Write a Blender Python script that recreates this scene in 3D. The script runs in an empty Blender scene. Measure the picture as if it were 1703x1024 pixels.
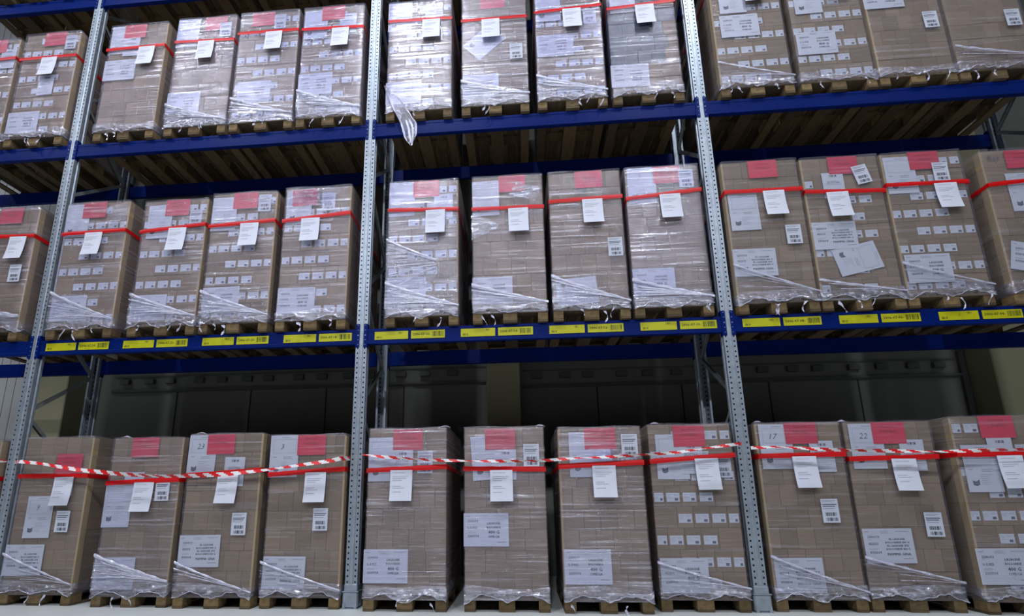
import bpy, math, random
from mathutils import Vector, Matrix
random.seed(11)
sc = bpy.context.scene
COL = sc.collection

# ------------------------------------------------------------------ camera
CAM = Vector((1.62497, -5.12857, 0.94496))
YAW, PITCH, ROLL = 0.085609, 0.229219, -0.007764
F_ = Vector((-math.sin(YAW)*math.cos(PITCH), math.cos(YAW)*math.cos(PITCH), math.sin(PITCH)))
R_ = Vector((math.cos(YAW), math.sin(YAW), 0)); U_ = R_.cross(F_)
R2 = R_*math.cos(ROLL)+U_*math.sin(ROLL); U2 = -R_*math.sin(ROLL)+U_*math.cos(ROLL)
cd = bpy.data.cameras.new('camera'); cam = bpy.data.objects.new('camera', cd); COL.objects.link(cam)
cam.matrix_world = Matrix(((R2.x, U2.x, -F_.x, CAM.x), (R2.y, U2.y, -F_.y, CAM.y), (R2.z, U2.z, -F_.z, CAM.z), (0, 0, 0, 1)))
cd.sensor_fit = 'HORIZONTAL'; cd.sensor_width = 36; cd.lens = 873.875/1703*36
cd.shift_x = 61.685/1703; cd.shift_y = 121.14/1703; cd.clip_end = 100
sc.camera = cam
sc.view_settings.view_transform = 'Standard'; sc.view_settings.look = 'None'
sc.view_settings.gamma = 1; sc.view_settings.exposure = -0.2; sc.view_settings.use_curve_mapping = False
sc.cycles.transparent_max_bounces = 24; sc.cycles.max_bounces = 6
sc.cycles.sample_clamp_indirect = 6

# ------------------------------------------------------------------ light
w = bpy.data.worlds.new('hall'); sc.world = w; w.use_nodes = True
w.node_tree.nodes['Background'].inputs[0].default_value = (0.62, 0.68, 0.80, 1)
w.node_tree.nodes['Background'].inputs[1].default_value = 0.035
def lamp(x, y, z, sx, sy, p, col=(0.86, 0.90, 1.0)):
    l = bpy.data.lights.new('aisle_lamp', 'AREA'); l.shape = 'RECTANGLE'; l.size = sx; l.size_y = sy; l.energy = p; l.color = col
    o = bpy.data.objects.new('aisle_lamp', l); COL.objects.link(o); o.location = (x, y, z)
    o.rotation_euler = (math.radians(14), 0, 0)
    return o
for lx, ly, lp in ((-9.0, -3.3, 120), (-4.4, -3.3, 175), (0.0, -3.3, 230), (4.4, -3.3, 165), (9.2, -3.3, 30)):
    lamp(lx, ly, 9.7, 0.35, 0.8, lp)
for lx in (-4.5, 1.0, 6.0):
    lamp(lx, -10.5, 9.2, 0.7, 0.45, 440)

# ------------------------------------------------------------------ materials
def mat(name, rgb, rough=0.6, metal=0.0, noise=0.0, nscale=8.0, bump=0.0, bscale=60.0, rnd=0.0, stretch=None, spec=0.4):
    m = bpy.data.materials.new(name); m.use_nodes = True; nt = m.node_tree; n = nt.nodes; L = nt.links
    b = n['Principled BSDF']; b.inputs['Base Color'].default_value = (*rgb, 1); b.inputs['Roughness'].default_value = rough
    b.inputs['Metallic'].default_value = metal; b.inputs['Specular IOR Level'].default_value = spec
    tc = n.new('ShaderNodeTexCoord'); src = tc.outputs['Object']
    if stretch:
        mp = n.new('ShaderNodeMapping'); mp.inputs['Scale'].default_value = stretch; L.new(src, mp.inputs[0]); src = mp.outputs[0]
    if noise or rnd:
        hsv = n.new('ShaderNodeHueSaturation'); hsv.inputs['Color'].default_value = (*rgb, 1)
        val = None
        if noise:
            t = n.new('ShaderNodeTexNoise'); t.inputs['Scale'].default_value = nscale; t.inputs['Detail'].default_value = 5; L.new(src, t.inputs['Vector'])
            mr = n.new('ShaderNodeMapRange'); mr.inputs[3].default_value = 1-noise; mr.inputs[4].default_value = 1+noise
            mr.inputs[1].default_value = .25; mr.inputs[2].default_value = .75
            L.new(t.outputs[0], mr.inputs[0]); val = mr.outputs[0]
        if rnd:
            oi = n.new('ShaderNodeObjectInfo'); m2 = n.new('ShaderNodeMapRange'); m2.inputs[3].default_value = 1-rnd; m2.inputs[4].default_value = 1+rnd
            L.new(oi.outputs['Random'], m2.inputs[0])
            if val:
                mu = n.new('ShaderNodeMath'); mu.operation = 'MULTIPLY'; L.new(val, mu.inputs[0]); L.new(m2.outputs[0], mu.inputs[1]); val = mu.outputs[0]
            else: val = m2.outputs[0]
        L.new(val, hsv.inputs['Value']); L.new(hsv.outputs[0], b.inputs['Base Color'])
    if bump:
        t = n.new('ShaderNodeTexNoise'); t.inputs['Scale'].default_value = bscale; L.new(src, t.inputs['Vector'])
        bp = n.new('ShaderNodeBump'); bp.inputs['Strength'].default_value = bump; bp.inputs['Distance'].default_value = .01
        L.new(t.outputs[0], bp.inputs['Height']); L.new(bp.outputs[0], b.inputs['Normal'])
    return m

def film_mat(name, haze_lo, haze_hi, gloss, rough, stretch, wr, tint=(0.90, 0.90, 0.93), streak=(.52, .72)):
    """clear stretch film: see-through, with pulled streaks that scatter and a wrinkled glossy skin"""
    m = bpy.data.materials.new(name); m.use_nodes = True; nt = m.node_tree; n = nt.nodes; L = nt.links
    for x in list(n):
        if x.type != 'OUTPUT_MATERIAL': n.remove(x)
    out = n['Material Output']
    tc = n.new('ShaderNodeTexCoord'); oi = n.new('ShaderNodeObjectInfo')
    mul = n.new('ShaderNodeVectorMath'); mul.operation = 'SCALE'; mul.inputs[0].default_value = (17.3, 9.1, 23.7); L.new(oi.outputs['Random'], mul.inputs['Scale'])
    add = n.new('ShaderNodeVectorMath'); add.operation = 'ADD'; L.new(tc.outputs['Object'], add.inputs[0]); L.new(mul.outputs[0], add.inputs[1])
    mp = n.new('ShaderNodeMapping'); mp.inputs['Scale'].default_value = stretch; mp.inputs['Rotation'].default_value = (0, math.radians(4), 0); L.new(add.outputs[0], mp.inputs[0])
    t1 = n.new('ShaderNodeTexNoise'); t1.inputs['Scale'].default_value = 1.0; t1.inputs['Detail'].default_value = 6; t1.inputs['Roughness'].default_value = .62; t1.inputs['Distortion'].default_value = .5
    L.new(mp.outputs[0], t1.inputs['Vector'])
    t2 = n.new('ShaderNodeTexNoise'); t2.inputs['Scale'].default_value = 2.2; t2.inputs['Detail'].default_value = 2; L.new(add.outputs[0], t2.inputs['Vector'])
    mr = n.new('ShaderNodeMapRange'); mr.inputs[1].default_value = streak[0]; mr.inputs[2].default_value = streak[1]; L.new(t1.outputs[0], mr.inputs[0])
    pr = n.new('ShaderNodeMapRange'); pr.inputs[1].default_value = .38; pr.inputs[2].default_value = .66; pr.inputs[3].default_value = .35; pr.inputs[4].default_value = 1.0; L.new(t2.outputs[0], pr.inputs[0])
    mm = n.new('ShaderNodeMath'); mm.operation = 'MULTIPLY'; L.new(mr.outputs[0], mm.inputs[0]); L.new(pr.outputs[0], mm.inputs[1])
    hz = n.new('ShaderNodeMapRange'); hz.inputs[3].default_value = haze_lo; hz.inputs[4].default_value = haze_hi; L.new(mm.outputs[0], hz.inputs[0])
    bp = n.new('ShaderNodeBump'); bp.inputs['Strength'].default_value = wr; bp.inputs['Distance'].default_value = .019; L.new(t1.outputs[0], bp.inputs['Height'])
    tr = n.new('ShaderNodeBsdfTransparent'); tr.inputs[0].default_value = (*tint, 1)
    df = n.new('ShaderNodeBsdfDiffuse'); df.inputs[0].default_value = (.78, .78, .95, 1); L.new(bp.outputs[0], df.inputs['Normal'])
    gl = n.new('ShaderNodeBsdfGlossy'); gl.inputs['Roughness'].default_value = rough; gl.inputs[0].default_value = (.92, .92, 1, 1); L.new(bp.outputs[0], gl.inputs['Normal'])
    m1 = n.new('ShaderNodeMixShader'); L.new(hz.outputs[0], m1.inputs[0]); L.new(tr.outputs[0], m1.inputs[1]); L.new(df.outputs[0], m1.inputs[2])
    gf = n.new('ShaderNodeMath'); gf.operation = 'MULTIPLY_ADD'; L.new(mm.outputs[0], gf.inputs[0]); gf.inputs[1].default_value = gloss*2.3; gf.inputs[2].default_value = gloss*.38
    m2 = n.new('ShaderNodeMixShader'); L.new(gf.outputs[0], m2.inputs[0]); L.new(m1.outputs[0], m2.inputs[1]); L.new(gl.outputs[0], m2.inputs[2])
    L.new(m2.outputs[0], out.inputs['Surface'])
    return m

M = {
 'carton': mat('carton_board', (.225, .163, .106), .75, noise=.10, nscale=9, bump=.15, bscale=25, rnd=.16, stretch=(1, 1, 6)),
 'carton_dark': mat('dark_blue_carton', (.018, .028, .060), .45, noise=.3, nscale=6, rnd=.3),
 'corner': mat('corner_board', (.40, .29, .15), .7, noise=.12, nscale=14, rnd=.12, stretch=(1, 1, .3)),
 'wood': mat('pallet_wood', (.10, .068, .036), .8, noise=.35, nscale=7, rnd=.38, stretch=(3, 1, 6)),
 'wood_end': mat('pallet_block_wood', (.17, .115, .052), .85, noise=.35, nscale=22, rnd=.30),
 'paper': mat('white_paper', (.56, .59, .69), .55, noise=.03, nscale=5),
 'paper_out': mat('loose_white_paper', (.70, .72, .82), .5, noise=.03, nscale=5),
 'ink': mat('black_ink', (.03, .03, .045), .6),
 'ink_soft': mat('grey_print', (.30, .31, .37), .6),
 'red_paper': mat('red_paper', (.60, .032, .075), .5, noise=.08, nscale=6, rnd=.1),
 'red_ink': mat('dark_red_print', (.20, .012, .03), .6),
 'strap': mat('red_strap', (.62, .004, .006), .4, noise=.15, nscale=5, stretch=(1, 1, 20)),
 'tape_white': mat('tape_white', (.82, .80, .80), .4),
 'tape_red': mat('tape_red', (.75, .012, .015), .4),
 'galv': mat('galvanised_steel', (.36, .41, .47), .42, .55, noise=.16, nscale=14, bump=.05, bscale=40),
 'galv_dark': mat('galvanised_brace', (.30, .33, .34), .5, .5, noise=.2, nscale=10),
 'blue': mat('blue_beam_paint', (.001, .012, .120), .42, noise=.12, nscale=3, stretch=(.4, 1, 3), spec=.08),
 'hook': mat('connector_hook', (.16, .26, .55), .35, .3),
 'yellow': mat('yellow_label', (.50, .49, .004), .5),
 'label_ink': mat('label_print', (.05, .06, .01), .6),
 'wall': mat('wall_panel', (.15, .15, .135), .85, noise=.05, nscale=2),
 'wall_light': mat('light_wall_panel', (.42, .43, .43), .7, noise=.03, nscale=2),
 'seam': mat('panel_joint', (.03, .03, .03), .9),
 'pillar': mat('pillar_paint', (.33, .31, .20), .85, noise=.05, nscale=3),
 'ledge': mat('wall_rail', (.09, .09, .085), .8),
 'floor': mat('concrete_floor', (.62, .65, .63), .5, noise=.09, nscale=2.5, bump=.03, bscale=30),
 'ceiling': mat('ceiling_sheet', (.35, .36, .37), .8),
 'film': film_mat('stretch_film', .045, .48, .20, .13, (.9, .9, 40), .72, tint=(.90, .89, .94)),
 'film_gloss': film_mat('tight_stretch_film', .08, .58, .27, .13, (.8, .8, 32), .56, tint=(.85, .85, .95)),
 'film_plain': film_mat('dull_stretch_film', .05, .24, .05, .20, (.9, .9, 30), .7, tint=(.90, .90, .91)),
 'film_crumple': film_mat('crumpled_film', .06, .80, .40, .11, (7, 7, 26), 1.0, tint=(.93, .93, .96), streak=(.48, .66)),
 'film_rope': film_mat('gathered_film', .72, 1.0, .30, .16, (9, 9, 40), .9, tint=(.97, .97, 1.0), streak=(.40, .58)),
 'film_fan': film_mat('pulled_film', .06, .85, .28, .11, (3, 3, 60), .9, tint=(.94, .94, .97), streak=(.47, .63)),
 'film_fan_soft': film_mat('faint_pulled_film', .02, .35, .09, .18, (3, 3, 60), .6, tint=(.95, .95, .96), streak=(.50, .70)),
}
H1, H2, H3, BH = 2.736, 5.227, 7.471, .166
# loads: id, level, x, front y, height, strap heights left/right, sheets (kind, x, z, w, h, tilt)
LOADS = [
 ('a',2,-5.046,-0.040,1.621,(1.28, 1.304),
  [('R', 0.071, 1.582, 0.135, 0.117, 0), ('N', 0.25, 1.392, 0.178, 0.128, 0)]),
 ('b',2,-4.212,-0.040,1.664,(1.266, 1.27),
  [('R', 0.043, 1.598, 0.291, 0.226, 0), ('B', 0.271, 1.491, 0.2, 0.214, 0), ('D', 0.037, 1.128, 0.206, 0.264, 0), ('N', 0.041, 0.933, 0.231, 0.146, 0), ('S', -0.191, 0.339, 0.412, 0.325, 0)]),
 ('c',2,-3.038,-0.040,1.682,(1.298, 1.313),
  [('T', -0.271, 1.545, 0.208, 0.243, 0), ('R', -0.048, 1.569, 0.282, 0.213, 0), ('N', -0.069, 1.382, 0.217, 0.213, 0), ('D', 0.167, 1.145, 0.235, 0.287, 0), ('S', -0.207, 1.001, 0.4, 0.317, 0)]),
 ('d',2,-2.137,-0.040,1.689,(1.331, 1.307),
  [('T', -0.293, 1.614, 0.203, 0.224, 0), ('R', 0.126, 1.612, 0.183, 0.193, 0), ('B', 0.261, 1.48, 0.208, 0.23, 0), ('D', 0.035, 1.177, 0.232, 0.263, 0), ('S', -0.218, 0.451, 0.411, 0.23, 0)]),
 ('e',2,-1.322,-0.040,1.690,(1.377, 1.37),
  [('R', -0.086, 1.662, 0.24, 0.167, 0), ('B', 0.141, 1.527, 0.215, 0.285, 0), ('D', 0.085, 1.228, 0.237, 0.281, 0), ('S', -0.124, 0.531, 0.526, 0.265, 0)]),
 ('f',2,-0.506,-0.040,1.690,(1.359, 1.334),
  [('R', -0.007, 1.653, 0.299, 0.195, 0), ('T', -0.229, 1.531, 0.291, 0.229, 0), ('N', 0.164, 1.468, 0.163, 0.187, 0), ('D', 0.104, 1.208, 0.23, 0.268, 0), ('S', -0.187, 0.576, 0.425, 0.324, 0)]),
 ('g',2,0.565,-0.040,1.655,(1.366, 1.347),
  [('T', -0.295, 1.775, 0.213, 0.433, 0), ('N', 0.147, 1.48, 0.156, 0.233, 0), ('D', 0.143, 1.198, 0.213, 0.283, 0), ('S', -0.213, 0.36, 0.322, 0.307, 0)]),
 ('h',2,1.445,-0.040,1.655,(1.284, 1.283),
  [('R', -0.015, 1.598, 0.292, 0.245, 0), ('D', -0.039, 1.141, 0.209, 0.279, 0), ('T', -0.122, 0.977, 0.381, 0.279, 0.73), ('B', 0.261, 0.801, 0.157, 0.249, 0), ('S', -0.17, 0.383, 0.409, 0.337, 0)]),
 ('i',2,2.309,-0.040,1.655,(1.316, 1.354),
  [('T', -0.226, 1.393, 0.306, 0.442, 0), ('D', 0.045, 1.19, 0.208, 0.27, 0), ('B', 0.257, 1.221, 0.175, 0.202, 0), ('S', -0.169, 0.853, 0.405, 0.357, 0)]),
 ('j',2,3.141,-0.040,1.655,(1.279, 1.326),
  [('T', -0.264, 1.468, 0.183, 0.455, 0), ('D', 0.037, 1.152, 0.183, 0.256, 0), ('S', -0.212, 0.366, 0.323, 0.325, 0)]),
 ('k',2,4.298,-0.040,1.655,(1.48, 1.49),
  [('T', -0.159, 1.303, 0.263, 0.423, 0), ('D', 0.084, 1.181, 0.158, 0.26, 0), ('S', -0.1, 0.922, 0.371, 0.351, 0)]),
 ('l',2,5.137,-0.040,1.655,(1.48, 1.49),
  [('T', -0.204, 1.244, 0.246, 0.362, 0), ('D', 0.139, 1.135, 0.199, 0.278, 0), ('S', -0.161, 0.614, 0.406, 0.335, 0)]),
 ('m',2,5.935,-0.040,1.655,(1.48, 1.49),
  [('S', -0.228, 1.147, 0.243, 0.332, 0), ('D', 0.168, 1.171, 0.162, 0.286, 0), ('B', 0.248, 0.787, 0.141, 0.224, 0)]),
 ('n',2,6.733,-0.040,1.655,(1.48, 1.49),
  [('B', 0.262, 0.731, 0.154, 0.246, 0)]),
 ('o',1,-4.291,-0.040,1.647,(1.278, 1.261),
  [('R', 0.031, 1.549, 0.324, 0.231, 0), ('D', 0.204, 1.101, 0.199, 0.275, 0), ('B', 0.24, 0.801, 0.164, 0.219, 0)]),
 ('p',1,-3.172,-0.040,1.661,(1.257, 1.275),
  [('R', -0.048, 1.573, 0.304, 0.213, 0), ('T', -0.262, 1.425, 0.329, 0.427, 0), ('D', 0.015, 1.112, 0.224, 0.289, 0), ('S', -0.173, 0.352, 0.404, 0.328, 0)]),
 ('q',1,-2.222,-0.040,1.631,(1.234, 1.292),
  [('R', 0.023, 1.559, 0.291, 0.175, 0), ('T', -0.219, 1.413, 0.225, 0.313, 0), ('D', 0.072, 1.114, 0.23, 0.294, 0), ('B', 0.261, 1.379, 0.198, 0.162, 0), ('S', -0.184, 0.322, 0.415, 0.293, 0)]),
 ('r',1,-1.408,-0.040,1.672,(1.257, 1.293),
  [('T', -0.231, 1.392, 0.303, 0.454, 0), ('R', 0.014, 1.58, 0.287, 0.185, 0), ('D', 0.102, 1.134, 0.224, 0.233, 0), ('B', 0.249, 1.523, 0.181, 0.222, 0), ('S3', -0.172, 0.378, 0.427, 0.293, 0)]),
 ('s',1,-0.554,-0.040,1.690,(1.272, 1.335),
  [('T', -0.206, 1.459, 0.319, 0.394, 0), ('R', -0.153, 1.56, 0.299, 0.2, 0), ('B', 0.132, 1.488, 0.209, 0.278, 0), ('D', -0.059, 1.152, 0.219, 0.271, 0), ('S3', -0.176, 0.334, 0.408, 0.305, 0)]),
 ('t',1,0.638,-0.040,1.686,(1.334, 1.308),
  [('T', -0.245, 1.503, 0.293, 0.411, 0), ('R', 0.033, 1.594, 0.291, 0.216, 0), ('N', 0.188, 1.427, 0.127, 0.154, 0), ('D', 0.144, 1.156, 0.219, 0.268, 0), ('S4', -0.173, 0.396, 0.418, 0.32, 0)]),
 ('u',1,1.555,-0.040,1.690,(1.29, 1.282),
  [('R', 0.054, 1.63, 0.289, 0.189, 0), ('T', -0.241, 1.423, 0.295, 0.419, 0), ('D', 0.116, 1.128, 0.21, 0.274, 0), ('S3', -0.182, 0.357, 0.414, 0.298, 0)]),
 ('v',1,2.378,-0.040,1.688,(1.328, 1.353),
  [('R', 0.048, 1.583, 0.287, 0.216, 0), ('D', 0.073, 1.185, 0.21, 0.266, 0), ('B', 0.286, 0.778, 0.15, 0.225, 0), ('T', -0.142, 0.312, 0.419, 0.29, 0.08)]),
 ('w',1,3.187,-0.040,1.690,(1.314, 1.38),
  [('T:3', -0.227, 1.52, 0.272, 0.356, 0), ('R', 0.058, 1.586, 0.249, 0.24, 0), ('B', 0.257, 1.526, 0.136, 0.224, 0), ('D', 0.062, 1.2, 0.208, 0.264, 0), ('S4', -0.178, 0.377, 0.42, 0.297, 0)]),
 ('x',1,4.186,-0.040,1.690,(1.327, 1.325),
  [('R', 0.031, 1.616, 0.278, 0.191, 0), ('T', -0.225, 1.148, 0.271, 0.329, 0), ('D', 0.096, 1.171, 0.208, 0.26, 0), ('B', 0.241, 0.821, 0.135, 0.227, 0), ('U', -0.176, 0.54, 0.402, 0.314, 0)]),
 ('y',1,4.975,-0.040,1.680,(1.282, 1.253),
  [('R', 0.033, 1.584, 0.273, 0.214, 0), ('N', -0.093, 1.395, 0.204, 0.194, 0), ('D', -0.086, 1.125, 0.198, 0.252, 0), ('B', 0.195, 1.449, 0.127, 0.202, 0.21), ('U', -0.166, 0.792, 0.395, 0.31, 0), ('T', 0.013, 0.533, 0.404, 0.296, 0.21)]),
 ('z',1,5.764,-0.040,1.681,(1.307, 1.305),
  [('T', -0.238, 1.454, 0.266, 0.357, 0), ('R', 0.026, 1.585, 0.26, 0.203, 0), ('B', 0.157, 1.429, 0.126, 0.201, 0), ('D', 0.161, 1.156, 0.19, 0.271, 0), ('S4', -0.146, 0.4, 0.398, 0.316, 0)]),
 ('A2',1,6.704,-0.040,1.652,(1.247, 1.31),
  [('R', -0.011, 1.53, 0.214, 0.214, 0), ('T', -0.106, 1.159, 0.183, 0.431, 0), ('U', -0.129, 0.458, 0.406, 0.296, -0.23), ('W', -0.271, 1.565, 0.126, 0.12, 0)]),
 ('B2',0,-4.217,-0.020,1.642,(1.248, 1.239),
  []),
 ('C2',0,-3.196,0.000,1.664,(1.256, 1.253),
  [('R', 0.151, 1.418, 0.332, 0.126, 0), ('N', 0.14, 1.284, 0.23, 0.107, 0), ('D', 0.146, 1.104, 0.231, 0.268, 0), ('T2:9', -0.103, 0.838, 0.286, 0.429, 0), ('B', 0.192, 0.801, 0.163, 0.21, 0), ('U', -0.191, 0.428, 0.439, 0.298, 0)]),
 ('D2',0,-2.170,-0.050,1.635,(1.173, 1.202),
  [('R', -0.026, 1.529, 0.291, 0.201, 0), ('T', -0.264, 0.986, 0.317, 0.344, 0), ('N', -0.099, 1.152, 0.219, 0.258, 0), ('D', 0.031, 1.047, 0.231, 0.273, 0), ('B', 0.232, 1.099, 0.153, 0.145, 0), ('U', -0.211, 0.308, 0.435, 0.3, 0)]),
 ('E2',0,-1.317,-0.080,1.657,(1.236, 1.283),
  [('T:23', -0.266, 1.459, 0.302, 0.36, 0), ('R', -0.055, 1.545, 0.305, 0.205, 0), ('N', 0.12, 1.264, 0.223, 0.3, 0), ('D', 0.067, 1.097, 0.198, 0.28, 0), ('B', 0.222, 0.771, 0.161, 0.212, 0), ('U', -0.176, 0.52, 0.42, 0.295, 0)]),
 ('F2',0,-0.477,-0.050,1.632,(1.236, 1.283),
  [('T:3', -0.247, 1.419, 0.311, 0.415, 0), ('R', 0.033, 1.538, 0.272, 0.19, 0), ('D', 0.106, 1.13, 0.22, 0.268, 0), ('B', 0.175, 0.808, 0.157, 0.21, 0), ('U', -0.172, 0.321, 0.412, 0.293, 0)]),
 ('G2',0,0.540,-0.130,1.667,(1.259, 1.286),
  [('T', -0.265, 1.369, 0.244, 0.411, 0), ('R', 0.003, 1.551, 0.297, 0.204, 0), ('N', -0.048, 1.372, 0.211, 0.163, 0), ('D', -0.049, 1.127, 0.219, 0.288, 0), ('B', 0.18, 1.335, 0.15, 0.207, 0), ('S', -0.188, 0.391, 0.409, 0.298, 0)]),
 ('H2',0,1.466,-0.110,1.663,(1.266, 1.253),
  [('T', -0.169, 1.369, 0.255, 0.418, 0.05), ('R', -0.036, 1.543, 0.294, 0.201, 0), ('N', 0.009, 1.362, 0.207, 0.167, 0), ('D', -0.029, 1.132, 0.207, 0.254, 0), ('B', 0.266, 1.384, 0.146, 0.205, 0), ('S', -0.185, 0.71, 0.41, 0.298, 0)]),
 ('I2',0,2.358,-0.140,1.641,(1.273, 1.3),
  [('T', -0.189, 1.385, 0.202, 0.41, 0), ('R', 0.006, 1.532, 0.282, 0.189, 0), ('N', -0.011, 1.413, 0.21, 0.134, 0.17), ('D', 0.022, 1.147, 0.187, 0.274, 0), ('B', 0.278, 1.458, 0.136, 0.213, 0), ('S', -0.172, 0.391, 0.393, 0.289, 0)]),
 ('J2',0,3.210,-0.030,1.669,(1.315, 1.366),
  [('T', -0.199, 1.356, 0.253, 0.423, 0), ('R', -0.007, 1.557, 0.291, 0.182, 0), ('N', -0.004, 1.411, 0.204, 0.145, 0), ('D', 0.128, 1.187, 0.214, 0.271, 0), ('B', 0.283, 1.265, 0.102, 0.143, 0), ('S5', -0.163, 0.307, 0.415, 0.294, 0)]),
 ('K2',0,4.210,0.020,1.669,(1.353, 1.362),
  [('T:17', -0.239, 1.439, 0.236, 0.423, 0), ('R', 0.026, 1.57, 0.275, 0.197, 0), ('N', 0.183, 1.341, 0.183, 0.295, 0), ('D', 0.012, 1.19, 0.209, 0.27, 0), ('B', 0.181, 0.858, 0.146, 0.207, 0), ('U', -0.161, 0.305, 0.412, 0.283, 0)]),
 ('L2',0,5.015,0.040,1.665,(1.318, 1.33),
  [('T:22', -0.214, 1.432, 0.27, 0.421, 0), ('R', 0.006, 1.57, 0.271, 0.164, 0), ('N', 0.184, 1.347, 0.202, 0.282, 0), ('D', 0.076, 1.167, 0.191, 0.261, 0), ('B', 0.243, 0.734, 0.127, 0.208, 0), ('U', -0.167, 0.553, 0.399, 0.291, 0)]),
 ('M2',0,5.898,-0.020,1.690,(1.339, 1.334),
  [('R', 0.008, 1.604, 0.268, 0.192, 0), ('N', -0.017, 1.411, 0.178, 0.148, 0), ('T', -0.208, 1.208, 0.263, 0.432, 0), ('D', 0.037, 1.181, 0.199, 0.256, 0), ('S', -0.221, 0.388, 0.35, 0.285, 0)]),
]
# ------------------------------------------------------------------ mesh helpers
class MB:
    def __init__(s): s.v = []; s.f = []; s.m = []
    def quad(s, a, b, c, d, m=0):
        i = len(s.v); s.v += [tuple(a), tuple(b), tuple(c), tuple(d)]; s.f.append((i, i+1, i+2, i+3)); s.m.append(m); return s
    def box(s, x0, y0, z0, x1, y1, z1, m=0):
        i = len(s.v); s.v += [(x0,y0,z0),(x1,y0,z0),(x1,y1,z0),(x0,y1,z0),(x0,y0,z1),(x1,y0,z1),(x1,y1,z1),(x0,y1,z1)]
        for q in ((0,3,2,1),(4,5,6,7),(0,1,5,4),(1,2,6,5),(2,3,7,6),(3,0,4,7)): s.f.append(tuple(i+k for k in q)); s.m.append(m)
        return s
    def bbox(s, x0, y0, z0, x1, y1, z1, b=.004, m=0):
        """box with chamfered vertical and top edges"""
        ring = [(x0+b,y0),(x1-b,y0),(x1,y0+b),(x1,y1-b),(x1-b,y1),(x0+b,y1),(x0,y1-b),(x0,y0+b)]
        cx, cy = (x0+x1)/2, (y0+y1)/2
        def lvl(z, k):
            i = len(s.v)
            for x, y in ring: s.v.append((x-(b*k if x > cx else -b*k), y-(b*k if y > cy else -b*k), z))
            return i
        a, c, d, e = lvl(z0, 1), lvl(z0+b, 0), lvl(z1-b, 0), lvl(z1, 1)
        for p, q in ((a, c), (c, d), (d, e)):
            for k in range(8): s.f.append((p+k, p+(k+1) % 8, q+(k+1) % 8, q+k)); s.m.append(m)
        s.f.append(tuple(a+k for k in range(7, -1, -1))); s.m.append(m); s.f.append(tuple(e+k for k in range(8))); s.m.append(m)
        return s
    def bar(s, a, b, w, h, m=0, up=(0, 0, 1)):
        a = Vector(a); b = Vector(b); d = (b-a).normalized(); sd = d.cross(Vector(up)).normalized(); u = sd.cross(d)
        i = len(s.v)
        for p in (a, b):
            for q, r in ((-1, -1), (1, -1), (1, 1), (-1, 1)): s.v.append(tuple(p+sd*q*w/2+u*r*h/2))
        for q in ((0,1,5,4),(1,2,6,5),(2,3,7,6),(3,0,4,7),(3,2,1,0),(4,5,6,7)): s.f.append(tuple(i+k for k in q)); s.m.append(m)
        return s
    def add(s, v, f, m=0):
        i = len(s.v); s.v += [tuple(p) for p in v]
        for q in f: s.f.append(tuple(i+k for k in q)); s.m.append(m)
        return s
    def mesh(s, name, mats, smooth=False):
        me = bpy.data.meshes.new(name); me.from_pydata(s.v, [], s.f)
        for x in mats: me.materials.append(M[x])
        me.polygons.foreach_set('material_index', s.m)
        if smooth: me.polygons.foreach_set('use_smooth', [True]*len(s.f))
        me.update(); return me
def link(name, me, parent=None, loc=(0, 0, 0), rot=None, scale=None):
    o = bpy.data.objects.new(name, me); COL.objects.link(o); o.location = loc
    if rot: o.rotation_euler = rot
    if scale: o.scale = scale
    if parent: o.parent = parent
    return o
def empty(name, loc, rz=0):
    o = bpy.data.objects.new(name, None); COL.objects.link(o); o.location = loc; o.rotation_euler = (0, 0, rz); o.empty_display_size = .2; return o
def tag(o, label, cat, group=None):
    o['label'] = label; o['category'] = cat
    if group: o['group'] = group
    return o
def struct(name, mb, mats):
    o = link(name, mb.mesh(name, mats)); o['kind'] = 'structure'; return o

_glyph = {}
def glyphs(txt):
    """outline of a text in the built-in font: (verts, faces, width, height), height of a capital = 1"""
    if txt in _glyph: return _glyph[txt]
    cu = bpy.data.curves.new('t', 'FONT'); cu.body = txt; cu.size = 1.0; cu.resolution_u = 1
    o = bpy.data.objects.new('t', cu); COL.objects.link(o); dg = bpy.context.evaluated_depsgraph_get(); dg.update()
    me = o.evaluated_get(dg).to_mesh(); v = [(p.co.x, p.co.y) for p in me.vertices]; f = [tuple(p.vertices) for p in me.polygons]
    o.evaluated_get(dg).to_mesh_clear(); bpy.data.objects.remove(o); bpy.data.curves.remove(cu)
    x0 = min(p[0] for p in v); x1 = max(p[0] for p in v); y0 = 0; y1 = .72
    v = [((a-x0)/.72, (b-y0)/.72) for a, b in v]
    _glyph[txt] = (v, f, (x1-x0)/.72, 1.0); return _glyph[txt]
def put_text(mb, txt, x, z, h, y, m, align='l', maxw=None, shear=0, bold=1):
    v, f, wd, _ = glyphs(txt); sx = h
    if maxw and wd*h > maxw: sx = maxw/wd
    ox = x-(wd*sx/2 if align == 'c' else wd*sx if align == 'r' else 0)
    for k in range(bold):
        e = k*h*.07
        mb.add([(ox+e+a*sx+b*h*shear, y-.0001*k, z+b*h) for a, b in v], f, m)
def lines(mb, x0, x1, z, n, dz, y, m, h=.0022, rag=.35):
    for k in range(n):
        e = x1-(x1-x0)*random.uniform(0, rag); zz = z-k*dz
        mb.quad((x0, y, zz), (e, y, zz), (e, y, zz+h), (x0, y, zz+h), m)
def bars(mb, x0, x1, z0, z1, y, m, n=26):
    x = x0; st = (x1-x0)/n
    while x < x1-st*.3:
        wd = st*random.choice((.25, .4, .7, .9)); mb.quad((x, y, z0), (x+wd, y, z0), (x+wd, y, z1), (x, y, z1), m); x += st*random.choice((.8, 1.1, 1.4))
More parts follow.
